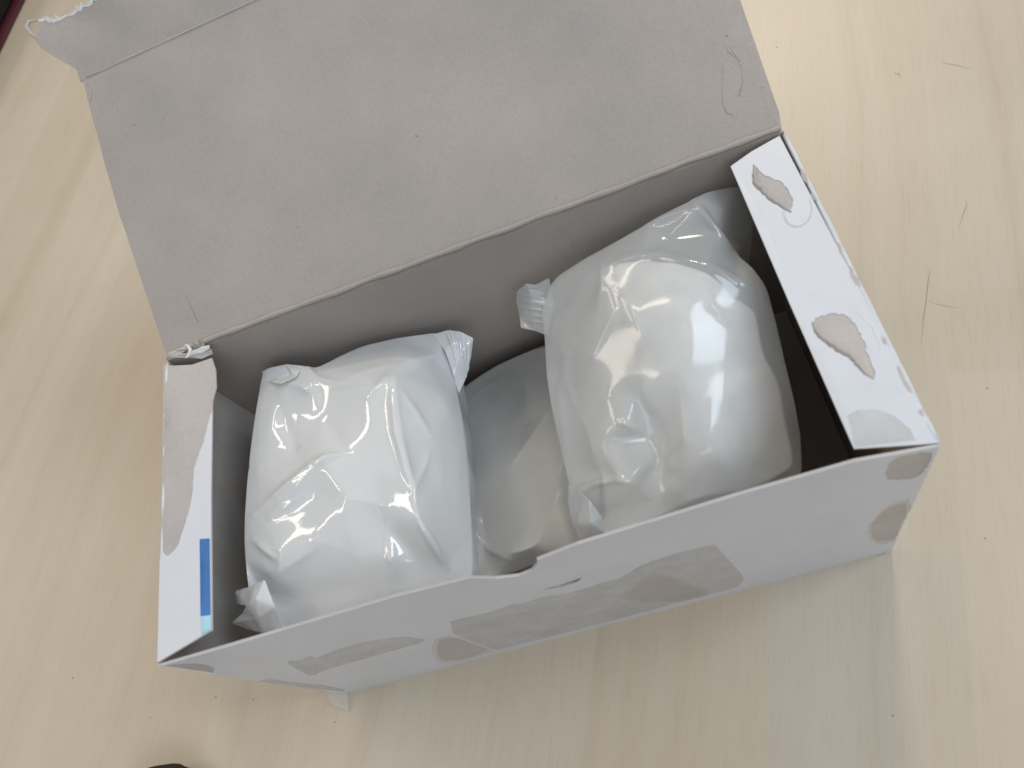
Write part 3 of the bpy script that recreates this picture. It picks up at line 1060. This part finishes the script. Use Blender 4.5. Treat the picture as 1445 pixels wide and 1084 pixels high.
Rp.update({'1': (850, 376, .1225), '2': (902, 360, .1225), '3': (984, 296, .1215), '4': (1012, 328, .1175), '5': (940, 338, .1195), '6': (1000, 372, .1235),
           '7': (1040, 402, .1195), '8': (846, 440, .1195), '9': (868, 440, .1225), '10': (836, 505, .1165), '11': (805, 430, .1125), '12': (798, 500, .1105),
           '13': (815, 565, .1070), '14': (855, 560, .1135), '15': (890, 520, .1185), '16': (905, 440, .1245), '17': (960, 430, .1255), '18': (1012, 432, .1215),
           '19': (1060, 470, .1135), '20': (960, 520, .1215), '21': (1020, 520, .1165), '22': (1078, 560, .1055), '23': (900, 555, .1155), '25': (936, 612, .1085),
           '26': (915, 615, .1065), '27': (882, 600, .1145), '28': (848, 625, .1115), '29': (828, 662, .1045), '30': (860, 676, .1085), '31': (882, 680, .1120),
           '32': (905, 692, .1060), '33': (934, 650, .1055), '34': (965, 615, .1155), '35': (1005, 640, .1130), '36': (1065, 640, .1035), '37': (920, 708, .1020),
           '38': (862, 722, .1040), '40': (822, 694, .1060), '41': (970, 684, .1070)})
R_OUT = outl('a b c d e f g h i j k l m n o p q r s t u v w x y z A B C D')
R_CR = [['g', '3', '4', 'l'], ['1', '8', '10'], ['23', '25', '33', '32', '37'], ['40', '30', '31', '32'], ['c', '1', '2', '5'], ['27', '26', '33'], ['2', '6', '7'], ['34', '33']]
surf('film', Rp, R_OUT, R_CR, M_FILM_THIN, bagR, skirt=0.006, seed=13, wr=0.00012, ridges=[
    ([(915, 318), (945, 306), (976, 294)], .0012, 6), ([(982, 286), (1006, 320), (1037, 358)], .0013, 6), ([(849, 374), (848, 405), (843, 440)], .0004, 6),
    ([(868, 440), (852, 470), (836, 502)], .0004, 6), ([(850, 374), (880, 362), (930, 358), (1000, 374)], .0006, 7), ([(998, 408), (1004, 432), (1024, 455)], .0009, 5),
    ([(868, 596), (882, 600), (900, 606)], .0005, 7), ([(806, 694), (845, 682), (870, 678), (890, 680)], .0014, 6), ([(892, 556), (926, 598), (936, 640), (905, 695)], -.0018, 13),
    ([(905, 470), (890, 430), (868, 408)], .0003, 6), ([(900, 560), (915, 545), (945, 520)], .0003, 8), ([(800, 500), (790, 560), (800, 640)], .0008, 9),
    ([(1000, 372), (1040, 395), (1075, 420)], .0008, 7)])
Rc = {k: (v[0], v[1], v[2] - 0.0045) for k, v in dict(
    a=(868, 372, .1170), b=(930, 366, .1200), c=(1000, 385, .1190), d=(1035, 420, .1140), e=(1066, 440, .1100), f=(1076, 500, .1060), g=(1100, 545, .1020), h=(1110, 600, .0980),
    i=(1122, 660, .0930), j=(1060, 690, .0960), k=(985, 700, .1010), l=(948, 660, .1040), m=(925, 590, .1090), n=(905, 545, .1140), o=(910, 500, .1170), p=(885, 440, .1190),
    q=(960, 440, .1235), r=(970, 540, .1185), s=(1030, 540, .1135), t=(1020, 640, .1090), u=(1010, 460, .1190)).items()}
for k in 'vwxyzABCDabc':
    v_ = Rp[k]
    Rc['out_' + k] = (960 + (v_[0] - 960) * .95, 520 + (v_[1] - 520) * .95, 0.055 if k not in 'vwx' else 0.085)
surf('padding', Rc, outl('a b c d e f g h i j k') + ['out_' + k for k in 'vwxyzABCDabc'], [['b', 'q', 'r'], ['q', 'u', 'd'], ['a', 'p', 'o', 'n', 'm', 'l']],
     M_PAD, bagR, levels=4, skirt=0.01, seed=15, wr=0.0007, wscale=38)
TB = dict(a=(775, 392, .105), b=(755, 402, .103), c=(742, 400, .104), d=(730, 412, .101), e=(729, 424, .099), f=(733, 445, .098), g=(735, 463, .097), h=(755, 467, .098),
          i=(772, 474, .100), j=(782, 430, .107), k=(750, 430, .105), l=(748, 412, .106))
surf('seal_tab', TB, outl('a b c d e f g h i j'), [['c', 'l', 'b'], ['d', 'k', 'j']], M_FILM_THIN, bagR, levels=5, sm=(0, 0, 1, 1), seed=17, wr=0.0002, wscale=100, thick=0.00012,
     ridges=[([(730 + q * 2, 408 + q * 9), (752 + q * 2, 410 + q * 9), (776, 414 + q * 9)], .0005, 1.8) for q in range(6)])
TB = dict(a=(803, 684, .102), b=(816, 688, .108), c=(832, 706, .110), d=(848, 728, .107), e=(852, 750, .104), f=(835, 760, .102), g=(820, 762, .101), h=(808, 738, .099),
          i=(802, 710, .100), j=(821, 712, .107), k=(834, 738, .110), l=(815, 740, .105))
surf('seal_tab', TB, outl('a b c d e f g h i'), [['b', 'j', 'l', 'g'], ['c', 'k', 'e']], M_FILM_THIN, bagR, levels=4, sm=(0, 0, 1, 1), seed=18, wr=0.0004, wscale=110, thick=0.00012)

# ---- bag in the middle, lower down
bagM = thing('plastic_bag', 'plastic bag lying deep between the two larger bags, shade tinted into its film', 'bag', (0.127, 0.06, 0.0015), 'plastic bags packed in the carton')
Mp = dict(a=(628, 615, .060), b=(648, 550, .056), c=(700, 516, .058), d=(765, 488, .061), e=(835, 470, .062), f=(850, 560, .066), g=(850, 660, .070), h=(840, 760, .076),
          i=(795, 778, .080), j=(750, 798, .074), k=(700, 816, .077), l=(662, 824, .078), m=(640, 720, .066))
Mp.update({'1': (742, 530, .064), '2': (748, 598, .068), '3': (690, 562, .060), '4': (772, 582, .070), '5': (678, 725, .069), '6': (722, 655, .072), '7': (722, 782, .083),
           '8': (688, 775, .074), '9': (672, 752, .075), '10': (785, 700, .077), '11': (742, 742, .079), '12': (760, 770, .081), '13': (800, 640, .074)})
surf('film', Mp, outl('a b c d e f g h i j k l m'), [['3', '1', '2'], ['4', '6', '5'], ['5', '8', '7'], ['7', '12', '10']], M_FILM_SHADED, bagM, skirt=0.006, seed=23, wr=0.0002, wscale=30, ridges=[
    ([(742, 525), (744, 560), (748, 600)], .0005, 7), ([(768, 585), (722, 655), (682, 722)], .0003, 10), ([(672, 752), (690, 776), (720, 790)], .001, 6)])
Mc = {k: (v[0], v[1], v[2] - 0.008) for k, v in Mp.items()}
surf('padding', Mc, outl('a b c d e f g h i j k l m'), [], M_PAD, bagM, levels=3, skirt=0.01, seed=25, wr=0.0003, wscale=30)

# ------------------------------------------------------------------ things at the edge of the picture
case = thing('storage_case', 'black case on a maroon base in the upper left corner', 'case', (-0.40, 0.85, 0.0))


def prism(name, pts, z0, z1, mat, parent, bev=0.001):
    bm = bmesh.new()
    vs = [bm.verts.new((x, y, z0)) for x, y in pts]
    f = bm.faces.new(vs)
    r = bmesh.ops.extrude_face_region(bm, geom=[f])
    for g in r['geom']:
        if isinstance(g, bmesh.types.BMVert):
            g.co.z = z1
    bmesh.ops.recalc_face_normals(bm, faces=bm.faces)
    bmesh.ops.bevel(bm, geom=list(bm.edges), offset=bev, segments=2, affect='EDGES')
    me = bpy.data.meshes.new(name)
    bm.to_mesh(me)
    bm.free()
    return new_obj(name, me, mat, parent)


q0 = at(30, 0, 0.004)
q1 = at(0, 62, 0.004)
dr = (q1 - q0).normalized()
nr_ = Vector((dr.y, -dr.x, 0))
if nr_.x > 0:
    nr_ = -nr_
c0 = q0 - dr * 0.22
c1 = q1 + dr * 0.10
prism('base', [(c0.x, c0.y), (c1.x, c1.y), ((c1 + nr_ * .2).x, (c1 + nr_ * .2).y), ((c0 + nr_ * .2).x, (c0 + nr_ * .2).y)], 0.0005, 0.006, M_MAROON, case)
d0, d1 = c0 + nr_ * 0.005 + dr * .005, c1 + nr_ * .005 - dr * .005
prism('body', [(d0.x, d0.y), (d1.x, d1.y), ((d1 + nr_ * .19).x, (d1 + nr_ * .19).y), ((d0 + nr_ * .19).x, (d0 + nr_ * .19).y)], 0.006, 0.07, M_BLACK, case, 0.003)

# dark rounded thing peeking in at the bottom
bm = bmesh.new()
bmesh.ops.create_icosphere(bm, subdivisions=5, radius=1.0)
c = at(228, 1136, 0.012)
for v in bm.verts:
    p = v.co.copy()
    k = 1 + 0.05 * noise.noise(p * 4) + 0.02 * noise.noise(p * 13)
    sx_ = (abs(p.x) ** .75) * (1 if p.x > 0 else -1)
    v.co = Vector((c.x + sx_ * .0225 * k, c.y + p.y * .017 * k - p.x * .003, max(0.0, .011 + p.z * .011 * k)))
me = bpy.data.meshes.new('pouch')
bm.to_mesh(me)
bm.free()
for p in me.polygons:
    p.use_smooth = True
pch = new_obj('pouch', me, M_BROWN)
pch['label'] = 'dark brown rounded pouch at the bottom edge of the table view'
pch['category'] = 'pouch'

# ------------------------------------------------------------------ specks and scratches on the table
V, Fc = [], []
rnd = random.Random(77)
spots = [(1268, 104), (1096, 67), (1170, 248), (1393, 548), (1390, 760), (1260, 1010), (190, 662), (103, 957), (212, 1013), (305, 984), (358, 987), (473, 1019),
         (880, 882), (1076, 847), (148, 345)]
for (px, py) in spots:
    p = at(px, py, 0.0)
    r_ = rnd.uniform(0.00012, 0.00032)
    b = len(V)
    k = 6
    for i in range(k):
        t = 2 * math.pi * i / k
        q = rnd.uniform(.6, 1.2)
        V.append(p + Vector((math.cos(t) * r_ * q, math.sin(t) * r_ * q * 1.4, 0.0002)))
    V.append(p + Vector((0, 0, 0.0005)))
    for i in range(k):
        Fc.append((b + i, b + (i + 1) % k, b + k))


def ribbon(pxs, w):
    P = [at(x, y, 0.0002) for x, y in pxs]
    b = len(V)
    for i, p in enumerate(P):
        d = (P[min(i + 1, len(P) - 1)] - P[max(i - 1, 0)]).normalized()
        s = Vector((-d.y, d.x, 0))
        ww = w * (.35 + math.sin(math.pi * i / (len(P) - 1)))
        V.append(p - s * ww)
        V.append(p + s * ww)
    for i in range(len(P) - 1):
        Fc.append((b + 2 * i, b + 2 * i + 1, b + 2 * i + 3, b + 2 * i + 2))


ribbon([(1313, 378), (1310, 395), (1307, 425), (1303, 450), (1300, 488)], 0.00006)
ribbon([(1309, 425), (1330, 431), (1358, 435)], 0.00004)
ribbon([(1326, 88), (1345, 91), (1372, 97)], 0.00006)
ribbon([(1262, 102), (1271, 108)], 0.00015)
ribbon([(1366, 285), (1360, 300), (1352, 325)], 0.00005)
me = bpy.data.meshes.new('dust_specks')
me.from_pydata(V, [], Fc)
sp = new_obj('dust_specks', me, M_SPECK, table)
sp['kind'] = 'stuff'
